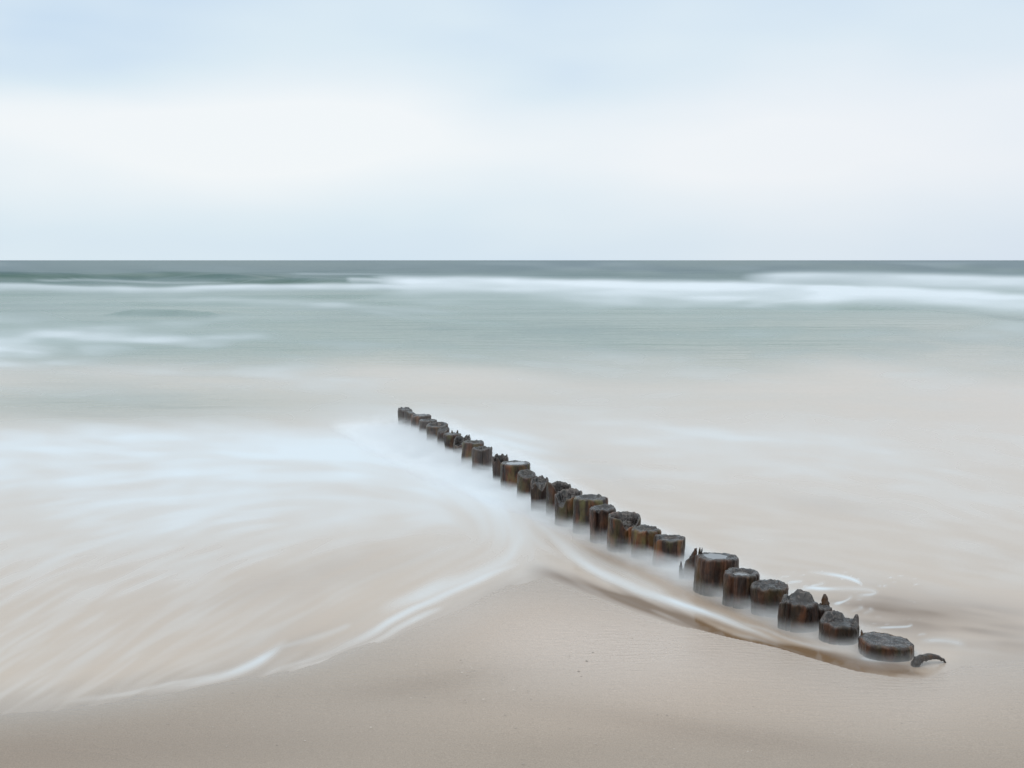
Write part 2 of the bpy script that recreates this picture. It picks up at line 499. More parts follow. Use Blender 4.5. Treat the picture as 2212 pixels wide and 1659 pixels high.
m_pool, t, out = new_mat("standing_water")
b = N(t, "ShaderNodeBsdfPrincipled", i_IOR=1.33, i_Roughness=0.06)
b.inputs["Base Color"].default_value = (0.16, 0.155, 0.155, 1)
b.inputs["Specular IOR Level"].default_value = 0.9
L(t, b.outputs[0], out.inputs[0])

m_grit, t, out = new_mat("shell_grit")
oi = N(t, "ShaderNodeNewGeometry")
b = N(t, "ShaderNodeBsdfPrincipled", i_Roughness=0.6)
g1 = ramp(t, [(0.0, (0.16, 0.13, 0.11)), (0.7, (0.30, 0.26, 0.23)), (1.0, (0.5, 0.45, 0.40))])
L(t, oi.outputs["Random Per Island"], g1.inputs[0]); L(t, g1.outputs[0], b.inputs["Base Color"])
L(t, b.outputs[0], out.inputs[0])

# ------------------------------------------------------------------ beach
def axis(stops):
    out = [stops[0][0]]
    for (a, _), (b_, step) in zip(stops[:-1], stops[1:]):
        n = max(1, int(round((b_ - a) / step)))
        out += list(a + (b_ - a) * (np.arange(1, n + 1) / n))
    return np.array(out)
ax = axis([(-3000, 0), (-200, 700), (-20, 60), (-5, 1.0), (-3.6, 0.05), (3.6, 0.025), (5, 0.05), (20, 1.0), (200, 60), (3000, 700)])
ay = axis([(-3000, 0), (-200, 700), (-20, 30), (1, 1.5), (2.6, 0.1), (7.5, 0.022), (12, 0.06), (40, 1.0)])
BX, BY = np.meshgrid(ax, ay)
BZ = sand_z(BX, BY)
near = (np.abs(BX) < 6) & (BY > 0.5) & (BY < 14)
BPX, BPY = to_photo(BX, np.maximum(BY, 2.0), np.where(BY > 2, BZ, 0))
de = BPY - edge_y(BPX)
und = np.zeros_like(BX)
und[near] = (0.010 * np.sin(1.5 * BX[near] + 2.6 * BY[near] + 0.7) + 0.006 * np.sin(2.3 * BX[near] - 3.4 * BY[near] + 1.9)
             + 0.004 * np.sin(-4.1 * BX[near] + 5.2 * BY[near]))
BZ = BZ + und * sstep(6, 4, np.abs(BX)) * sstep(0.5, 2.5, BY) * sstep(0, 110, de)
BZ = BZ - 0.012 * np.where(BY > 2.0, sstep(0, -160, de), 0)
wetA = np.where(BY > 2.0, np.exp(-np.clip(de, 0, None) / 130.0), 0.1) * sstep(14, 8, np.abs(BX))
wetA *= np.where(BY > 2.0, np.interp(BPX, [0, 500, 1000], [0.25, 0.45, 1.0]), 1)
wetA = np.maximum(wetA, 1.0 * blob(BPX, BPY, 1350, 1400, 420, 120) + 0.4 * blob(BPX, BPY, 2100, 1520, 260, 120))
wetA = np.clip(wetA, 0.05, 1)
def sky_sheen_at(px, py):
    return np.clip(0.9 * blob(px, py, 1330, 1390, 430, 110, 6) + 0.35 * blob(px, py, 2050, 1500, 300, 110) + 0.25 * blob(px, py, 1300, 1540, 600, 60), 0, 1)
def damp_at(px, py):
    return np.clip(0.5 * blob(px, py, 60, 1640, 560, 80, -4) + 0.3 * blob(px, py, 1560, 1580, 380, 26, 8) + 0.35 * blob(px, py, 900, 1470, 160, 24, -8), 0, 1)
wetA = np.where(BY > 2.0, np.maximum(wetA, np.exp(-np.clip(de, 0, None) / 40.0)), wetA)
wetA = np.clip(wetA, 0.05, 1)
beach = grid_obj("beach_sand", BX, BY, BZ, m_sand, {"wet": wetA, "sky_sheen": np.where(BY > 2.0, sky_sheen_at(BPX, BPY), 0), "damp": np.where(BY > 2.0, damp_at(BPX, BPY), 0)})
set_props(beach, "smooth wet beige sand sloping down to the water", kind="structure")

# ------------------------------------------------------------------ sea
py_rows = np.concatenate([np.arange(566, 574, 0.8), np.arange(574, 628, 0.3), np.arange(628, 790, 1.0), np.arange(790, 1760, 2.16)])
Yrows = np.concatenate([[14000, 7000, 4000, 2600, 1900, 1400], [row_dist(p) for p in py_rows]])
NC = 940
uu = np.linspace(-0.66, 0.66, NC)
SX = uu[None, :] * (Yrows[:, None] + 1.4)
SY = np.repeat(Yrows[:, None], NC, 1)

# --- swell and breakers (heights in metres)
SZ = np.zeros_like(SX)
def ridge(pts, zc, hgt, front, back):
    """breaking wave: crest through surveyed crest points at height zc, steep face towards the shore"""
    global SZ
    p = np.array([ground(x, y, zc)[:2] for x, y in pts])
    o = np.argsort(p[:, 0]); p = p[o]
    yc = np.interp(SX, p[:, 0], p[:, 1])
    ends = sstep(p[0, 0], p[0, 0] + 0.22 * (p[-1, 0] - p[0, 0]), SX) * sstep(p[-1, 0], p[-1, 0] - 0.22 * (p[-1, 0] - p[0, 0]), SX)
    d = SY - yc
    prof = np.where(d < 0, np.exp(-(d / front) ** 2), np.exp(-(d / back) ** 2))
    SZ = SZ + hgt * prof * ends
far = sstep(16, 60, SY)
fad = np.exp(-np.clip(SY - 60, 0, None) / 400)
wob = 0.6 * np.sin(SX * 0.045 + 1.0) + 0.8 * np.sin(SX * 0.021 + 2.2)
SZ += far * fad * (0.07 * np.sin(SY * 0.52 + wob * 3) + 0.05 * np.sin(SY * 0.83 + SX * 0.09 + 1.3) + 0.035 * np.sin(SY * 1.4 - SX * 0.16))
ridge([(-420, 588), (0, 587.5), (170, 587), (330, 586), (480, 587), (700, 588)], 0.75, 0.70, 3.0, 8.0)
ridge([(420, 604), (520, 601), (640, 602), (745, 605), (860, 606)], 0.50, 0.50, 2.2, 6.0)
ridge([(930, 606), (1150, 605), (1400, 607), (1600, 609), (1800, 612)], 0.45, 0.42, 2.0, 5.0)
ridge([(1640, 592), (1850, 591), (2050, 592), (2212, 592.5), (2700, 593)], 0.55, 0.50, 3.0, 7.0)
ridge([(200, 672), (300, 668), (400, 670), (500, 676)], 0.14, 0.15, 0.8, 2.5)
ridge([(1500, 646), (1780, 650), (2000, 660), (2212, 680), (2600, 720)], 0.15, 0.17, 0.7, 2.5)

def film_z(X, Y):
    return np.maximum(0.0, sand_z(X, Y)) + 0.004
SZ = SZ + film_z(SX, SY)
PX_, PY_ = to_photo(SX, SY, SZ)
sf, smd, sw = (1.25 * np.tanh(0.8 * sample(r, PX_, PY_)) for r in (ST_FINE, ST_MID, ST_WIDE))

cl = 1.25 * np.tanh(0.8 * sample(ST_CLOUD, PX_, PY_))
clf = 1.25 * np.tanh(0.8 * sample(ST_CLOUD_FAR, PX_, PY_))
# --- depth tone
warp = PY_ + 10 * sw + 5 * smd
green = sstep(838, 728, warp + 0.012 * (1106 - PX_) * 0)
green = np.clip(green + 0.62 * blob(PX_, PY_, 200, 868, 560, 48) + 0.16 * blob(PX_, PY_, 1500, 850, 700, 60), 0, 1)
green *= 1 - 0.35 * blob(PX_, PY_, 2150, 740, 300, 60)
deep = sstep(652, 576, PY_ + 3.5 * smd + 2 * sw) * (0.85 + 0.10 * smd)
deep = np.clip(deep, 0, 1)

# --- foam
F = np.zeros_like(SX)
WARP = np.interp(PY_, [562, 600, 660, 900, 1200], [0.4, 1.3, 2.6, 4.0, 3.0])
PYW = PY_ + WARP * (0.6 * smd + 0.5 * sw + 0.7 * np.where(PY_ < 800, clf, cl))
def S(pts, w, a, we=None, fade=0.18, wavy=True, veil=None): stroke(F, PX_ if wavy else PX_ + 2.0 * sf, PYW if wavy else PY_ + 1.6 * smd + 1.0 * sf, pts, w, a, we, fade, veil)
S([(-700, 620), (-200, 618), (0, 617), (180, 621), (380, 622), (560, 619), (760, 616), (960, 618), (1200, 626)], 6, 0.80, 6, 0.1, veil=2.2)
S([(800, 604), (930, 605), (1060, 606), (1200, 611), (1400, 614), (1600, 616), (1780, 620), (1950, 626)], 11, 1.0, 10, 0.14, veil=2.8)
S([(1000, 622), (1250, 628), (1500, 630), (1750, 634)], 9, 0.35, 8, veil=2.2)
S([(745, 604), (830, 606), (960, 608)], 4, 0.55, veil=2)
S([(1600, 600), (1750, 595), (1850, 595), (2020, 600), (2212, 606), (2500, 608), (2950, 608)], 10, 0.80, 12, 0.14, veil=3.0)
S([(1700, 628), (1850, 626), (2020, 632), (2212, 644), (2400, 660), (2800, 672)], 16, 0.95, 18, 0.16, veil=2.0)
S([(60, 607), (200, 604), (330, 611), (520, 612)], 3, 0.35)
S([(620, 592), (800, 594), (950, 597)], 2.5, 0.3)
S([(400, 640), (600, 652), (830, 668), (1000, 680)], 8, 0.30)
S([(520, 650), (700, 660), (900, 690), (1150, 704)], 7, 0.22)
tex = np.clip(0.5 + 0.34 * smd + 0.20 * sf, 0, 1)
wash = (0.50 * blob(PX_, PY_, 1250, 648, 520, 26) + 0.35 * blob(PX_, PY_, 350, 650, 420, 14)
        + 0.40 * blob(PX_, PY_, 1750, 650, 400, 18))
def screen(a, b): return 1 - (1 - np.clip(a, 0, 1)) * (1 - np.clip(b, 0, 1))
F = screen(F, wash * (0.75 + 0.2 * tex + 0.22 * clf))
left = 0.56 * blob(PX_, PY_, 0, 732, 400, 62) + 0.15 * blob(PX_, PY_, 760, 692, 480, 36) + 0.12 * blob(PX_, PY_, 430, 712, 300, 40, 4) + 0.3 * blob(PX_, PY_, -250, 760, 400, 50)
F = screen(F, left * (0.92 + 0.10 * tex + 0.20 * clf))
F = np.maximum(F, 0.42 * blob(PX_, PY_, 60, 778, 260, 9) * tex)
gen = np.clip(sp0(0.06 + 0.14 * smd + 0.03 * sf - 0.10 * sw + 0.10 * clf, 0.10), 0, 1) * sstep(640, 700, PY_) * sstep(900, 820, PY_)
F = screen(F, gen)
F = np.maximum(F, np.clip(0.05 + 0.07 * sf + 0.05 * smd, 0, 1) * sstep(562, 570, PY_) * sstep(640, 600, PY_))
# foam sheets of the spent waves
sheet = (0.62 * blob(PX_, PY_, 80, 975, 520, 46) + 0.85 * blob(PX_, PY_, 620, 962, 360, 48, 3) + 0.42 * blob(PX_, PY_, 560, 1050, 520, 62)
         + 0.60 * blob(PX_, PY_, 960, 1000, 240, 62, 20) + 0.50 * blob(PX_, PY_, 1060, 1090, 130, 60, 45)
         + 0.32 * blob(PX_, PY_, -300, 1050, 500, 100) + 0.22 * blob(PX_, PY_, 300, 1140, 500, 70, -8))
sheet_r = (0.55 * blob(PX_, PY_, 1060, 890, 300, 26) + 0.55 * blob(PX_, PY_, 1480, 935, 420, 40, 2) + 0.42 * blob(PX_, PY_, 1950, 960, 360, 50, 4)
           + 0.30 * blob(PX_, PY_, 1500, 1010, 450, 50, 3) + 0.30 * blob(PX_, PY_, 2000, 1060, 420, 55, 8) + 0.25 * blob(PX_, PY_, 1300, 800, 700, 26)
           + 0.16 * blob(PX_, PY_, 1750, 1150, 500, 60, 7))
tex2 = np.clip(0.5 + 0.14 * sw + 0.08 * smd + 0.07 * sf + 0.26 * cl, 0, 1.1)
F = screen(F, np.clip(0.92 * sheet + 0.58 * sheet_r, 0, 0.97) * (0.80 + 0.30 * tex2))
milk = np.clip(0.40 * sstep(900, 970, PYW) * sstep(1320, 1000, PYW) * sstep(1260, 1080, PX_ - 0.4 * (PY_ - 1000)), 0, 1)
milk += 0.11 * sstep(870, 930, PYW) * sstep(1180, 960, PYW) * sstep(1000, 1200, PX_)
gen2 = np.clip(0.01 + sp0(0.055 + milk + (0.022 + 0.02 * milk) * smd + 0.042 * sf + 0.04 * sw + (0.030 + 0.10 * milk) * cl, 0.06), 0, 0.8) * sstep(800, 900, PY_)
F = screen(F, gen2)
F = screen(F, 0.8 * np.clip(sp0(0.08 + 0.10 * sf + 0.06 * smd, 0.08), 0, 0.45) * blob(PX_, PY_, 180, 1300, 460, 180, -28))
S([(1040, 1060), (1090, 1110), (1118, 1165), (1095, 1205), (1030, 1240), (930, 1275), (820, 1320)], 20, 0.55, 16)
S([(1140, 1208), (1050, 1244), (960, 1284), (860, 1334), (780, 1380), (690, 1415)], 12, 0.62, 9, 0.25)
S([(300, 1498), (430, 1474), (530, 1445), (580, 1418), (620, 1385)], 11, 0.72, 12, 0.35)
S([(120, 1520), (300, 1492), (450, 1462), (560, 1438)], 6, 0.5, 7, 0.35)
S([(400, 1478), (500, 1452), (560, 1425)], 5, 0.6, 5, 0.4)
S([(560, 1460), (650, 1432), (720, 1405), (770, 1385)], 7, 0.45)
S([(600, 1455), (720, 1420), (800, 1388), (880, 1348), (960, 1312)], 7, 0.72, 8, 0.25)
S([(600, 1400), (680, 1380), (760, 1345)], 8, 0.30)
for (x, y) in ((-60, 1480), (10, 1505), (60, 1515), (130, 1512), (230, 1495), (-160, 1500), (0, 1420), (60, 1380), (120, 1440)):
    l = random.uniform(120, 260)
    S([(x, y), (x + .4 * l, y - .26 * l), (x + l, y - .60 * l)], random.uniform(4, 9), random.uniform(.10, .26), 10, 0.35)
S([(0, 1212), (150, 1180), (330, 1130), (480, 1100)], 10, 0.32)
S([(0, 1300), (120, 1240), (300, 1170), (420, 1140)], 9, 0.28)
# the bright runnel along the posts
S([(1120, 1080), (1160, 1130), (1215, 1182), (1318, 1250), (1419, 1287), (1521, 1318), (1600, 1348), (1660, 1374), (1720, 1400)], 15, 0.66, 5, 0.34)
S([(1380, 1268), (1450, 1296), (1530, 1320), (1590, 1346)], 7, 0.9, 4, 0.4)
S([(1560, 1335), (1640, 1352), (1730, 1385), (1800, 1402)], 4, 0.4, 3, 0.3)
S([(1580, 1362), (1680, 1392), (1760, 1418)], 4, 0.35, 3, 0.3)
S([(1180, 1150), (1260, 1200), (1360, 1245), (1450, 1290)], 20, 0.35, 14)
S([(1200, 1248), (1320, 1285), (1440, 1325), (1530, 1352)], 5, 0.25)
# foam lace behind the near posts
FL = np.zeros_like(SX)
def Q(pts, w, a, fade=0.28, we=None):
    stroke(FL, PX_ + 3.0 * sf, PY_ + 2.0 * smd + 1.0 * sf, [(1647.4 + .1979 * x, 1221 + .1979 * y) for x, y in pts],
           w * random.uniform(.8, 1.1), a, we or w * random.uniform(.9, 1.6), fade)
Q([(480, 75), (700, 100), (850, 125), (950, 150), (1030, 180), (1085, 215), (1040, 236)], 3.4, 0.75)
Q([(330, 300), (420, 275), (530, 252), (640, 262), (800, 248), (1000, 255), (1150, 265), (1222, 292), (1190, 318), (1100, 326), (1020, 352)], 4.0, 0.9)
Q([(540, 250), (600, 212), (672, 195)], 3.2, 0.6)
Q([(780, 436), (870, 414), (940, 365), (965, 338)], 4.2, 0.7)
Q([(950, 506), (1040, 486), (1100, 465)], 3.6, 0.5)
Q([(1090, 525), (1150, 505), (1205, 482)], 4.2, 0.5)
Q([(1200, 696), (1400, 682), (1560, 674), (1645, 658), (1615, 640)], 2.6, 0.6)
Q([(1700, 832), (1950, 808), (2100, 824), (2210, 858)], 6, 0.5)
Q([(1710, 760), (1760, 745), (1790, 750)], 2.6, 0.4)
Q([(300, 205), (380, 185), (440, 180)], 3, 0.4)
Q([(200, 135), (240, 128), (300, 130)], 2, 0.3)
for k in range(46):
    x, y = random.uniform(250, 1700), random.uniform(80, 700)
    Q([(x, y), (x + random.uniform(20, 60), y + random.uniform(-10, 6))], random.uniform(1.2, 2.0), random.uniform(.15, .4), 0.3)
Q([(1030, 960), (1060, 1005), (1200, 1024), (1400, 1030), (1590, 1010), (1660, 960), (1700, 990)], 6.5, 0.75)
Q([(620, 860), (720, 885), (860, 880), (1000, 850)], 8, 0.45)
Q([(1640, 1085), (1690, 1075), (1720, 1060)], 5, 0.6)
F = screen(F, np.clip(FL * (0.62 + 0.30 * sf + 0.22 * smd), 0, 1))
S([(1600, 960), (1850, 985), (2080, 1030), (2300, 1075)], 14, 0.15, 14, 0.35)
S([(1780, 1080), (1950, 1100), (2120, 1130), (2330, 1165)], 4, 0.22, 5, 0.35)
S([(1890, 1055), (2050, 1080), (2250, 1120)], 10, 0.14, 10, 0.4)
F = np.clip(F * (1 + 0.10 * smd + 0.07 * sf), 0, 1)

# --- glassy green faces of the breakers
FC = np.zeros_like(SX)
stroke(FC, PX_, PY_, [(-500, 600), (0, 597), (150, 597), (300, 594), (480, 596), (640, 600)], 8, 0.75, 5, 0.15)
stroke(FC, PX_, PY_, [(330, 590), (420, 592), (520, 597)], 5, 0.8, 5, 0.3)
stroke(FC, PX_, PY_, [(440, 613), (540, 609), (640, 610), (730, 613), (760, 614)], 7, 0.95, 6, 0.12)
stroke(FC, PX_, PY_, [(750, 602), (800, 602), (900, 606)], 3, 0.5)
stroke(FC, PX_, PY_, [(230, 676), (320, 676), (420, 682), (480, 686)], 7, 0.5, 5, 0.3)
stroke(FC, PX_, PY_, [(1750, 652), (1900, 658), (2050, 668), (2212, 692), (2500, 730)], 5, 0.55, 6, 0.2)
stroke(FC, PX_, PY_, [(1700, 638), (1800, 639), (1900, 642)], 4, 0.4, 4, 0.3)
FC = np.clip(FC * (1 + 0.25 * smd + 0.15 * sf), 0, 1)
FC = np.maximum(FC, np.clip(sp0(0.02 + 0.28 * sw + 0.14 * smd + 0.02 * sf + 0.14 * clf, 0.12), 0, 0.6) * sstep(625, 660, PY_) * sstep(800, 730, PY_))
FC = np.maximum(FC, np.clip(sp0(0.16 * smd + 0.18 * sf + 0.14 * clf - .03, 0.1), 0, 0.4) * sstep(566, 575, PY_) * sstep(640, 610, PY_))

# --- silt-laden water, with dark post reflections painted in
M = np.zeros_like(SX)
def K(pts, w, a, we=None): stroke(M, PX_, PY_ + 2.5 * smd + 1.5 * sf, pts, w, a, we, 0.3)
K([(1140, 1234), (1216, 1247), (1318, 1281), (1440, 1322), (1555, 1364), (1640, 1388), (1724, 1408), (1830, 1434), (1930, 1454), (2010, 1452)], 17, 1.2, 18)
K([(1690, 1398), (1800, 1427), (1870, 1441), (1930, 1448), (2000, 1452)], 21, 1.4)
K([(1430, 1265), (1560, 1312), (1680, 1362), (1800, 1400)], 20, 0.6)
K([(1250, 1180), (1400, 1240), (1550, 1300)], 22, 0.35)
K([(1330, 1190), (1430, 1240), (1540, 1300), (1640, 1345), (1740, 1385), (1850, 1418)], 13, 0.55)  # reflection of the near posts, painted as a dark brown stroke
K([(1800, 1365), (1950, 1378), (2100, 1386), (2330, 1410)], 20, 0.34)
M = np.maximum(M, 0.56 * blob(PX_, PY_, 1940, 1324, 210, 42, 6) + 0.22 * blob(PX_, PY_, 2120, 1350, 260, 60))
M = np.maximum(M, 0.20 * blob(PX_, PY_, 640, 1390, 150, 36, -20) + 0.16 * blob(PX_, PY_, 700, 1240, 260, 40, -14)
               + 0.14 * blob(PX_, PY_, 1290, 1010, 120, 30, 20) + 0.12 * blob(PX_, PY_, 1780, 1090, 160, 26, 6))
M = np.clip(M * (1 + 0.30 * smd + 0.30 * sf), 0, 1)
F = F * (1 - 0.85 * M * sstep(0.65, 0.25, F))
M = np.clip(M + sp0(0.05 * sw + 0.03 * smd - 0.02) * sstep(1080, 1200, PY_), 0, 1)

# --- how far the sheet of water covers the sand
ed = edge_y(PX_)
soft = np.interp(PX_, [-700, 0, 700, 1000, 1150, 1300, 1600, 1950, 2050, 2212], [90, 80, 55, 50, 40, 18, 6, 4, 40, 70])
wav = np.interp(PX_, [0, 900, 1200, 1700, 2000], [9, 8, 4, 1.5, 1.2])
dd = (ed + wav * (smd * .6 + sf * .6) - PY_)
body = sstep(-0.05, 1.0, dd / soft)
thin = 1 - body
thin = thin * (1 - F) * (1 - M)
F = F * (0.25 + 0.75 * body ** 0.5)
shore = PY_ > 900
SZ = SZ + np.where(shore, 0.003 * sstep(0, 40, dd) - 0.004 - 0.006 * sstep(0, -12, dd), 0)
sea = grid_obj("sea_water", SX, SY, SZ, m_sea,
               {"foam": F, "green": green, "deep": deep, "murk_reflection": M, "face": FC, "thin": thin,
                "sky_sheen": sky_sheen_at(PX_, PY_), "damp": damp_at(PX_, PY_)}, keep=(dd > -14) | ~shore)
set_props(sea, "pale milky sea with white breakers and thin foam washing up the beach", kind="structure")

# ------------------------------------------------------------------ the row of old groyne posts
GROUP = "old timber posts of the groyne"
def level(X, Y):
    return float(film_z(np.array(X), np.array(Y)))
def stand(cx, yb):
    """where a thing whose waterline shows at (cx, yb) meets the water"""
    z = 0.0
    for _ in range(4):
        g = ground(cx, yb, z); z = level(g[0], g[1])
    return g
def frame_of(xl, xr, yt, yb):
    k = PW / 3840.0
    xl, xr, yt, yb = xl * k, xr * k, yt * k, yb * k
    cx = (xl + xr) / 2
    g = stand(cx, yb)
    dep = g[1] * CP - (g[2] - EYE) * SP
    r = (xr - xl) / 2 / FPX * dep
    hd = math.hypot(g[0], g[1])
    c = np.array([g[0] + g[0] / hd * r, g[1] + g[1] / hd * r, g[2]])
    d = ray(cx, yt); t_ = hd / math.hypot(d[0], d[1])
    H = EYE + t_ * d[2] - g[2]
    return c, r, H
def ang(a, b):
    return abs((a - b + 180) % 360 - 180)

def post_mesh(name, r, H, sp, seed):
    rd = random.Random(seed)
    NT = 120
    jag = sp.get("jag", 0.004); tilt = sp.get("tilt", (0, 0)); dish = sp.get("dish", 0.0); fd = sp.get("fd", 0.7)
    drop = sp.get("drop", 0.0)
    cracks = [(rd.uniform(0, 360), rd.uniform(2.0, 5.0), rd.uniform(0.02, 0.06)) for _ in range(sp.get("cracks", 7))]
    cracks += sp.get("grooves", [])
    h1, h2, p1, p2, p3 = rd.uniform(-.035, .035), rd.uniform(-.03, .03), rd.uniform(0, 6), rd.uniform(0, 6), rd.uniform(0, 6)
    lean = sp.get("lean", (rd.uniform(-.05, .05), rd.uniform(-.04, .06))); flare = sp.get("flare", 0.03)
    rim, rad = [], []
    for i in range(NT):
        th = 360 * i / NT; a = R(th)
        h = H + tilt[0] * r * math.cos(a) + tilt[1] * r * math.sin(a)
        h += jag * (mnoise.noise(Vector((math.cos(a) * 2.2, math.sin(a) * 2.2, seed * 1.7))) * 1.6
                    + mnoise.noise(Vector((math.cos(a) * 7, math.sin(a) * 7, seed * 3.1))) * 0.5
                    + mnoise.noise(Vector((math.cos(a) * 19, math.sin(a) * 19, seed * 2.3))) * 0.22)
        for (t0, w, d) in sp.get("notch", []):
            h -= d * math.exp(-(ang(th, t0) / w) ** 4)
        for (t0, w, d) in sp.get("spike", []):
            h += d * math.exp(-(ang(th, t0) / w) ** 4)
        rim.append(max(h, 0.01))
        q = 1 + h1 * math.cos(2 * a + p1) + h2 * math.cos(3 * a + p2) + 0.012 * math.cos(5 * a + p3)
        for (t0, w, d) in cracks:
            q -= d * math.exp(-(ang(th, t0) / w) ** 2)
        for (t0, w, d) in sp.get("bulge", []):
            q += d * math.exp(-(ang(th, t0) / w) ** 2)
        rad.append(q)
    hm = sum(rim) / NT
    ss = [0, .04, .09, .15, .21, .27, .33, .39, .45, .51, .57, .62, .67, .72, .77, .81, .85, .885, .915, .94, .96, .975, .988]
    V, E = [], []
    def side_pt(i, z, k=1.0):
        a = 2 * math.pi * i / NT
        x0, y0 = math.cos(a) * r, math.sin(a) * r
        n1 = mnoise.noise(Vector((x0 * 26 + seed, y0 * 26, z * 5)))
        n2 = mnoise.noise(Vector((x0 * 75, y0 * 75 + seed, z * 9)))
        n3 = mnoise.noise(Vector((x0 * 48, y0 * 48, z * 48 + seed)))
        n4 = mnoise.noise(Vector((x0 * 13 + seed, y0 * 13, z * 11 + seed)))
        q = rad[i] * (1 + flare * (1 - z / max(H, .05))) + 0.036 * n1 + 0.018 * n2 + 0.022 * n3 + 0.055 * n4
        dz = rim[i] - z
        if dz < 0.014: q *= 1 - 0.075 * (1 - max(dz, 0) / 0.014) ** 2
        q *= k
        return (x0 * q + lean[0] * z, y0 * q + lean[1] * z, z)
    rings = []
    for z0 in (-0.35, -0.12):
        rings.append([side_pt(i, z0) for i in range(NT)]); E += [0.0] * NT
    for s_ in ss:
        rings.append([side_pt(i, rim[i] * s_) for i in range(NT)]); E += [0.0] * NT
    inner = [(.985, 0.5), (.955, .8), (.90, 1), (.84, 1), (.77, 1), (.69, 1), (.60, 1), (.51, 1), (.42, 1), (.33, 1), (.24, 1), (.15, 1), (.07, 1)]
    f0 = sp.get("core", 0.45)
    for f, e in inner:
        ring = []
        for i in range(NT):
            z1 = rim[i]
            g = max(0.0, min(1.0, (f - f0) / (1 - f0))); g = g * g * (3 - 2 * g)
            z = z1 * g + (hm - drop) * (1 - g)
            if dish > 0:
                dpt = max(0.0, 1 - f / fd)
                z -= dish * min(1.0, dpt * 2.6)
            x, y, _ = side_pt(i, z1, f)
            nz = mnoise.noise(Vector((x * 38 + seed, y * 38, seed))) * 0.75 + mnoise.noise(Vector((x * 110, y * 110, seed))) * 0.25
            z += 0.75 * sp.get("rough", 0.006) * nz * (1 if f < .92 else .35)
            if f > .92: z -= 0.0025 * (f - .92) / .05
            ring.append((x, y, z))
        rings.append(ring); E += [e] * NT
    for rg in rings: V += rg
    cx_ = sum(v[0] for v in rings[-1]) / NT; cy_ = sum(v[1] for v in rings[-1]) / NT; cz_ = sum(v[2] for v in rings[-1]) / NT
    V.append((cx_, cy_, cz_)); E.append(1.0)
    Fs = []
    for k in range(len(rings) - 1):
        for i in range(NT):
            j = (i + 1) % NT
            Fs.append((k * NT + i, k * NT + j, (k + 1) * NT + j, (k + 1) * NT + i))
    k = len(rings) - 1
    for i in range(NT):
        Fs.append((k * NT + i, k * NT + (i + 1) % NT, len(V) - 1))
    me = bpy.data.meshes.new(name)
    me.from_pydata(V, [], Fs); me.update()
    me.polygons.foreach_set("use_smooth", [True] * len(me.polygons))
    at = me.attributes.new("endgrain", "FLOAT", "POINT")
    at.data.foreach_set("value", E)
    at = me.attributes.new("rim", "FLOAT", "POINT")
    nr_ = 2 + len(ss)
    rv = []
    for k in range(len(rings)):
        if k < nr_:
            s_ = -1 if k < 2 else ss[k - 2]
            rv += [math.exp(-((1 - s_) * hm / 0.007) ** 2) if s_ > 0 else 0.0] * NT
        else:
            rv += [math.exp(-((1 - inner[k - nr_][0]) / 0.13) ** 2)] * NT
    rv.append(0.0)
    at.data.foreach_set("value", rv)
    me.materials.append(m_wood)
    return me, rim, hm
def shard_mesh(pts, widths, thick, seed, axis_dir):
    """splintered slat: a tapering slab swept through pts, frayed along its edges"""
    rd = random.Random(seed)
    V, Fs, E = [], [], []
    ad = Vector(axis_dir).normalized()
    P = [Vector(p) for p in pts]
    m = 12
    for k, p in enumerate(P):
        d = (P[min(k + 1, len(P) - 1)] - P[max(k - 1, 0)]).normalized()
        u = ad - d * ad.dot(d); u.normalize()
        v = d.cross(u)
        for i in range(m):
            a = 2 * math.pi * i / m
            n = 1 + 0.28 * mnoise.noise(Vector((i * 1.7, k * 0.8, seed)))
            ca, sa = math.cos(a), math.sin(a)
            ca = math.copysign(abs(ca) ** .7, ca); sa = math.copysign(abs(sa) ** .7, sa)
            V.append(p + u * (ca * widths[k] * n) + v * (sa * thick[k] * n)); E.append(0.0)
    n = len(P)
    for k in range(n - 1):
        for i in range(m):
            j = (i + 1) % m
            Fs.append((k * m + i, k * m + j, (k + 1) * m + j, (k + 1) * m + i))
    Fs.append(tuple(range(m))[::-1]); Fs.append(tuple((n - 1) * m + i for i in range(m)))
    me = bpy.data.meshes.new("splinter")
    me.from_pydata([tuple(v) for v in V], [], Fs); me.update()
    me.polygons.foreach_set("use_smooth", [True] * len(me.polygons))
    at = me.attributes.new("endgrain", "FLOAT", "POINT"); at.data.foreach_set("value", E)
    me.materials.append(m_wood)
    return me
def dense(pts, w, th, n=11):
    """resample a few hand-set stations of a shard"""
    pts = np.array(pts, float); s = np.linspace(0, 1, len(pts)); q = np.linspace(0, 1, n)
    P = np.stack([np.interp(q, s, pts[:, k]) for k in range(3)], -1)
    for k in range(1, n - 1):
        P[k] += np.array([mnoise.noise(Vector((k * .9, c * 5.0, 3.3 * pts[0, 0]))) for c in range(3)]) * 0.004
    return [tuple(p) for p in P], np.interp(q, s, w), np.interp(q, s, th)

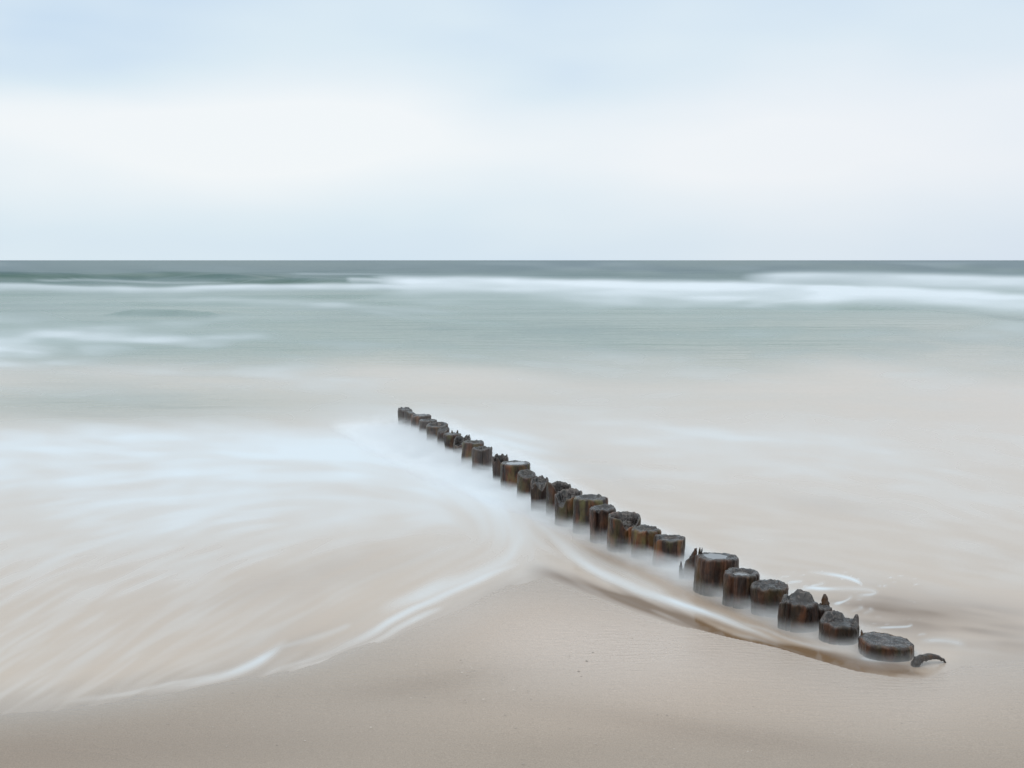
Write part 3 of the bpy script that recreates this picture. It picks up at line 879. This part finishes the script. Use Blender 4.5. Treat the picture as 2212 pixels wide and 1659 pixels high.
def make_post(xl, xr, yt, yb, label, seed, color=(.3, .2, .1), **sp):
    c, r, H = frame_of(xl, xr, yt, yb)
    me, rim, hm = post_mesh("groyne_post", r, H, sp, seed)
    o = bpy.data.objects.new("groyne_post", me); col.objects.link(o)
    o.location = c
    o.rotation_euler = (0, 0, -math.atan2(c[0], c[1]))     # its front turned to the surveyor
    o.color = (*color, 1)
    set_props(o, label, "post", GROUP)
    for (th, w, up, lean_) in sp.get("splinters", []):
        i = int(th / 360 * len(rim)) % len(rim)
        a = R(th); bx, by = math.cos(a) * r * .9, math.sin(a) * r * .9
        z0 = rim[i] - 0.05; tip = rim[i] + up
        pts = [(bx, by, z0), (bx + lean_[0] * .3, by + lean_[1] * .3, z0 + (tip - z0) * .5), (bx + lean_[0] * .8, by + lean_[1] * .8, z0 + (tip - z0) * .85),
               (bx + lean_[0], by + lean_[1], tip)]
        P, W_, T_ = dense(pts, [w, w * .9, w * .6, w * .22], [w * .6, w * .5, w * .35, w * .12])
        s_ = bpy.data.objects.new("splinter", shard_mesh(P, W_, T_, seed + th, (-math.sin(a), math.cos(a), 0)))
        col.objects.link(s_); s_.parent = o; s_.color = (*color, 1)
    if "pool" in sp:
        f, dz = sp["pool"]
        n = 40; vs_, fs_ = [(0, 0, 0)], []
        for i in range(n):
            a = 2 * math.pi * i / n
            q = f * r * (1 + .10 * math.sin(2 * a + seed) + .07 * math.sin(3 * a + 2 * seed) + .04 * math.sin(7 * a))
            vs_.append((q * math.cos(a), q * math.sin(a), 0)); fs_.append((0, 1 + i, 1 + (i + 1) % n))
        pl = mesh_obj("water_pool", vs_, fs_, m_pool, o)
        pl.location = (0, 0, hm - sp.get("drop", 0) - dz)
        pl["label"] = "rain water standing in the hollow top"
    return o

PALE, GREY, DARK, WARM, MOSS = (.1, .2, .95), (.25, .3, .6), (.25, .1, .05), (.9, .45, .05), (.5, .95, .1)
make_post(1495, 1550, 1537, 1605, "pale grey post ending the row on its seaward side", 1, PALE, jag=.012, spike=[(80, 40, .012)], notch=[(330, 30, .01)])
make_post(1517, 1562, 1548, 1611, "narrow grey post with a slanting top, second from the seaward end", 2, PALE, jag=.008, tilt=(-.35, 0), rough=.008)
make_post(1541, 1614, 1560, 1625, "grey post with a rusty brown scar beside its split top, third from the seaward end", 3, (.5, .2, .75),
          jag=.006, notch=[(215, 22, .012)], grooves=[(235, 8, .12)])
make_post(1572, 1639, 1579, 1644, "grey post with a shallow hollow in its top, fourth from the seaward end", 4, PALE, jag=.003, dish=.016, fd=.75)
make_post(1601, 1684, 1597, 1669, "stout grey-brown post hollowed like a bowl, fifth from the seaward end", 5, (.4, .4, .6), jag=.005, dish=.035, fd=.8, tilt=(.05, .12))
make_post(1638, 1684, 1613, 1684, "thin dark broken post leaning on the bowl-shaped grey post", 6, (.2, .2, .45), jag=.014, tilt=(.2, .3), rough=.014)
make_post(1665, 1731, 1631, 1706, "short post with a wet white top and mossy dark shoulder beside a split stump", 7, (.3, .6, .3), jag=.004, flare=-.10,
          splinters=[(60, .012, .022, (.01, .01)), (95, .010, .018, (0, .01))], rough=.008)
make_post(1700, 1768, 1646, 1716, "low splintered grey stump with upright fangs behind its broken face", 8, (.25, .2, .55), jag=.012, core=.7, drop=.05,
          notch=[(225, 60, .06)], spike=[(60, 12, .012), (30, 10, .01)], rough=.012)
make_post(1731, 1814, 1662, 1750, "mossy post with a raised grey rim and ring-shaped hollow", 9, (.35, .7, .3), jag=.006, dish=.02, fd=.72, notch=[(340, 20, .01)])
make_post(1769, 1845, 1684, 1776, "grey post with a cracked front face and open dark hollow, a slat along its side", 10, (.15, .2, .6), jag=.006, dish=.035, fd=.82,
          grooves=[(275, 4, .16), (262, 3, .08)], notch=[(262, 16, .012)], splinters=[(2, .020, .004, (.006, 0))])
make_post(1848, 1912, 1716, 1808, "rotten dark post eaten out to a jagged cup, before the round water-topped post", 11, (.2, .1, .25), jag=.012, core=.72, drop=.075,
          notch=[(285, 22, .035), (228, 12, .03)], spike=[(255, 9, .01), (30, 14, .01)], rough=.012)
make_post(1880, 1991, 1744, 1844, "broad round post with water on its level top and an orange streak down it", 12, (.6, .7, .05), jag=.0025, dish=.010, fd=.86,
          pool=(.70, .004), cracks=5, flare=.02)
make_post(1938, 2006, 1782, 1880, "dark post sawn on a slant with reddish end grain", 13, (.35, .45, .05), jag=.003, tilt=(-.06, .32), dish=.012, fd=.7, cracks=6)
make_post(1994, 2062, 1805, 1920, "gnarled dark post torn open in front below a high rounded back", 14, (.3, .15, .12), jag=.012, core=.6, drop=.01,
          tilt=(.05, .30), notch=[(285, 30, .035), (215, 14, .03)], rough=.016, bulge=[(205, 12, .16), (280, 18, .10)], flare=-.04)
make_post(2047, 2140, 1822, 1942, "split dark post with a tall pale corner slab beside a hollow heart", 15, (.3, .3, .15), jag=.008, core=.70, drop=.07,
          notch=[(285, 34, .055), (335, 16, .03)], spike=[(215, 18, .022)], grooves=[(262, 6, .25), (250, 4, .1)], rough=.014,
          splinters=[(270, .012, -.035, (.004, -.004))])
make_post(2081, 2188, 1862, 1976, "broken-mouthed brown post with a torn lip on its shoreward face", 16, (.6, .4, .08), jag=.008, core=.66, drop=.05,
          notch=[(235, 20, .055), (295, 22, -.012)], tilt=(.05, .22), rough=.014, splinters=[(208, .012, -.03, (-.01, -.004))])
make_post(2149, 2276, 1875, 2006, "thick mossy brown post with a pale rim round a frayed fibrous core", 17, (.8, .9, .12), jag=.005, dish=.012, fd=.78, rough=.012,
          notch=[(40, 10, .014)], cracks=12)
make_post(2215, 2315, 1913, 2040, "dark post with a reddish pitted top and a deep slot down its front", 18, (.45, .15, .05), jag=.006, dish=.010, fd=.7, rough=.012,
          grooves=[(245, 7, .30)], notch=[(247, 9, .02)], bulge=[(235, 10, .05)])
make_post(2275, 2401, 1944, 2075, "large post hollowed out towards its front with an orange inner wall", 19, WARM, jag=.006, core=.62, drop=.06,
          notch=[(300, 30, .045), (275, 12, .02)], grooves=[(250, 5, .14), (312, 5, .2), (285, 4, .1)], rough=.014, tilt=(0, .06))
make_post(2368, 2483, 1993, 2100, "brown post with a crumbling scalloped rim and a long crack down its face", 20, (.6, .75, .05), jag=.009, dish=.016, fd=.7, rough=.010,
          grooves=[(274, 2.5, .18)], notch=[(20, 18, .012)])
make_post(2444, 2563, 2028, 2130, "smooth orange-brown post with a small knob standing on its rim", 21, WARM, jag=.004, dish=.012, fd=.66, spike=[(205, 9, .022)], cracks=7)
make_post(2601, 2760, 2103, 2236, "broad dark post with wet level top and a scarred knot on its face", 22, (.25, .25, .08), jag=.005, dish=.006, fd=.8, pool=(.55, .0025), rough=.006,
          bulge=[(255, 16, .05)], grooves=[(292, 3, .10), (300, 2, .08)], tilt=(-.02, -.05), splinters=[(152, .010, .030, (.004, .004)), (142, .006, .024, (.006, .004))])
make_post(2709, 2843, 2160, 2282, "dark post with a bowl of rain water in its top and a black side slot", 23, (.3, .15, .06), jag=.004, dish=.024, fd=.72, pool=(.52, .012),
          grooves=[(236, 7, .28), (262, 2, .06), (285, 2, .06), (300, 2, .07)], notch=[(236, 9, .014)])
make_post(2812, 2956, 2210, 2316, "dark post with a knobbly pitted top overhanging its foot", 24, (.2, .2, .05), jag=.010, rough=.022, flare=-.10, tilt=(0, .04), cracks=7)
make_post(2925, 3062, 2270, 2372, "wide reddish-black post with a ragged torn top and a crumpled ear", 25, (.5, .1, .03), jag=.008, rough=.016, core=.5, drop=.010,
          spike=[(75, 40, .026), (150, 18, .012)], notch=[(20, 18, .014)], bulge=[(195, 12, .14)], grooves=[(238, 4, .22), (222, 3, .12)])
make_post(3052, 3122, 2283, 2362, "small dark stump with an upright finger of wood, beside the reddish-black post", 26, DARK, jag=.010, rough=.014, tilt=(-.15, 0),
          splinters=[(80, .020, .040, (-.004, .012)), (355, .012, -.015, (.03, -.01))], cracks=7)
make_post(3074, 3217, 2350, 2418, "low jagged black stump crowned with broken teeth", 27, DARK, jag=.007, rough=.014, core=.6, drop=.010, notch=[(330, 16, .010)],
          spike=[(12, 8, .030), (128, 30, .028), (88, 12, .022)], cracks=8)
make_post(3221, 3422, 2428, 2480, "wide low stump with a slick level top and an orange flank, at the shoreward end", 28, (.75, .3, .02), jag=.004, rough=.010, dish=.004, fd=.85,
          tilt=(-.05, -.02), flare=.02, splinters=[(172, .012, .018, (-.004, .01))], cracks=7)

# a leaning splinter of a vanished post between two whole ones
c, r, H = frame_of(2553, 2622, 2136, 2176)
P, W_, T_ = dense([(0, 0, -.25), (0, 0, .0), (.002, 0, .05), (.010, 0, .085), (.020, .004, .115), (.026, .006, .138), (.028, .008, .150)],
                  [.036, .036, .035, .027, .014, .0085, .004], [.028, .028, .026, .02, .012, .008, .004], 26)
o = bpy.data.objects.new("broken_post", shard_mesh(P, W_, T_, 21, (1, 0, 0))); col.objects.link(o); o.location = c; o.color = (*DARK, 1)
set_props(o, "black rotten post worn to a leaning pointed splinter, before the broad knotted post", "post", GROUP)
P, W_, T_ = dense([(-r * .95, -.01, -.1), (-r * 1.0, -.01, .02), (-r * 1.05, -.005, .055), (-r * 1.02, 0, .085)], [.014, .012, .008, .002], [.008, .006, .004, .001])
s_ = bpy.data.objects.new("splinter", shard_mesh(P, W_, T_, 5, (1, 0, 0))); col.objects.link(s_); s_.parent = o; s_.color = (*DARK, 1)

# the arched sliver of driftwood at the shoreward end
k = PW / 3840.0
def at_px(x, y, up=0.0):
    g = stand(x * k, y * k); return (g[0], g[1], g[2] + up)
g0 = np.array(at_px(3428, 2494)); g1 = np.array(at_px(3545, 2482))
mid = (g0 + g1) / 2
pts = [tuple(g0 - mid + (0, 0, -.03)), tuple(g0 - mid + (.004, 0, .012)), tuple((g0 - mid) * .55 + (0, 0, .026)), tuple((g1 - mid) * .05 + (0, 0, .029)),
       tuple((g1 - mid) * .5 + (0, .0, .022)), tuple((g1 - mid) * .85 + (0, 0, .010)), tuple((g1 - mid) * 1.05 + (0, 0, -.006))]
P, W_, T_ = dense(pts, [.026, .023, .018, .015, .012, .008, .003], [.015, .0145, .013, .011, .008, .005, .002], 22)
o = bpy.data.objects.new("driftwood_sliver", shard_mesh(P, W_, T_, 9, (0.15, 1, 0))); col.objects.link(o)
o.location = tuple(mid); o.color = (.3, .15, .2, 1)
set_props(o, "thin arched sliver of dark driftwood in the puddle beside the widest stump", "driftwood")

# ------------------------------------------------------------------ fine drifting spray around the feet of the posts
far_c, _, _ = frame_of(1495, 1550, 1537, 1605)
near_c, _, _ = frame_of(3221, 3422, 2428, 2480)
A, B_ = Vector(far_c), Vector(near_c)
d = (B_ - A); ln = d.length; yaw = math.atan2(d.y, d.x)
m_mist, t, out = new_mat("sea_spray")
tcn = N(t, "ShaderNodeTexCoord"); oc = tcn.outputs["Object"]
sxyz = N(t, "ShaderNodeSeparateXYZ"); L(t, oc, sxyz.inputs[0])
X_, Y_, Z_ = sxyz.outputs
gpos = N(t, "ShaderNodeNewGeometry"); gs = N(t, "ShaderNodeSeparateXYZ"); L(t, gpos.outputs["Position"], gs.inputs[0])
rise = math_n(t, "MAXIMUM", math_n(t, "MULTIPLY_ADD", gs.outputs["Y"], -0.016, 0.1024), 0.0)
Z_ = math_n(t, "SUBTRACT", Z_, rise)
n1 = noise_tex(t, mapping(t, oc, (2.2, 3.4, 7.0)), 1.0, 3, 0.55, 0.4)
n2 = noise_tex(t, mapping(t, oc, (6.0, 10.0, 34.0)), 1.0, 3, 0.55, 0.4)
# height of the spray: tall and dense at the seaward end, thin near the shore
al = math_n(t, "DIVIDE", X_, ln)                                  # -0.5 sea ... 0.5 shore
hs = ramp(t, [(0.0, 0.92), (0.25, 0.78), (0.45, 0.62), (0.65, 0.66), (0.82, 0.86), (0.93, 0.6), (1.0, 0.34)]); L(t, math_n(t, "ADD", al, 0.5), hs.inputs[0])
ht = math_n(t, "MULTIPLY", hs.outputs[0], 0.13)
ht = math_n(t, "MULTIPLY", ht, math_n(t, "MULTIPLY_ADD", n1, 1.6, 0.2))
fz = math_n(t, "SUBTRACT", 1.0, math_n(t, "DIVIDE", Z_, ht), clamp=True)
fz = math_n(t, "POWER", fz, 1.6)
wr = ramp(t, [(0.0, 0.60), (0.35, 0.55), (0.6, 0.32), (0.8, 0.26), (1.0, 0.20)]); L(t, math_n(t, "ADD", al, 0.5), wr.inputs[0])
fy = math_n(t, "DIVIDE", math_n(t, "MULTIPLY_ADD", wr.outputs[0], 0.25, Y_), wr.outputs[0])
fy = math_n(t, "SUBTRACT", 1.0, math_n(t, "POWER", math_n(t, "ABSOLUTE", fy), 2.0), clamp=True)
fx = math_n(t, "SUBTRACT", 1.0, math_n(t, "POWER", math_n(t, "MULTIPLY", al, 1.86), 8.0), clamp=True)
den = math_n(t, "MULTIPLY", math_n(t, "MULTIPLY", fz, fy), fx)
den = math_n(t, "MULTIPLY", den, math_n(t, "MULTIPLY_ADD", n2, 2.6, -0.3, clamp=False))
den = math_n(t, "MAXIMUM", math_n(t, "MULTIPLY", den, 21.0), 0.0)
pv = N(t, "ShaderNodeVolumePrincipled")
pv.inputs["Color"].default_value = (0.93, 0.95, 0.97, 1)
pv.inputs["Anisotropy"].default_value = 0.1
L(t, den, pv.inputs["Density"])
L(t, pv.outputs[0], out.inputs["Volume"])
m_mist.cycles.volume_step_rate = 0.08
hx, hy, z0, z1 = ln / 2 + .25, 0.72, -0.09, 0.22
vs_ = [(sx * hx, sy * hy, z) for z in (z0, z1) for sx, sy in ((-1, -1), (1, -1), (1, 1), (-1, 1))]
fs_ = [(3, 2, 1, 0), (4, 5, 6, 7), (0, 1, 5, 4), (1, 2, 6, 5), (2, 3, 7, 6), (3, 0, 4, 7)]
mist = mesh_obj("sea_spray", vs_, fs_, m_mist, smooth=False)
mist.location = tuple((A + B_) / 2 + Vector((0, 0, 0)))
mist.location.z = 0.004
mist.rotation_euler = (0, 0, yaw)
set_props(mist, "low white spray drifting round the feet of the posts", "spray", kind="stuff")

# ------------------------------------------------------------------ shell grit on the wet sand
V, Fs = [], []
def grain_at(px, py, s):
    z = 0.0
    for _ in range(3):
        g = ground(px, py, z); z = float(sand_z(np.array(g[0]), np.array(g[1])))
    a = random.uniform(0, 6.28); b0 = len(V)
    for i in range(6):
        q = a + i * math.pi / 3
        V.append((g[0] + s * math.cos(q) * random.uniform(.7, 1.3), g[1] + s * .6 * math.sin(q) * random.uniform(.7, 1.3), g[2] + .001))
    V.append((g[0], g[1], g[2] + s * .45))
    for i in range(6): Fs.append((b0 + i, b0 + (i + 1) % 6, b0 + 6))
for _ in range(230):
    grain_at(random.gauss(1420, 95), random.gauss(1440, 22), random.uniform(.0030, .0062))
for _ in range(60):
    grain_at(random.gauss(1020, 60), random.gauss(1470, 20), random.uniform(.0025, .0048))
for _ in range(70):
    grain_at(random.uniform(300, 2150), random.uniform(1490, 1655), random.uniform(.002, .0045))
grit = mesh_obj("shell_grit", V, Fs, m_grit, smooth=False)
set_props(grit, "sparse specks of shell grit scattered over the wet sand", "grit", kind="stuff")
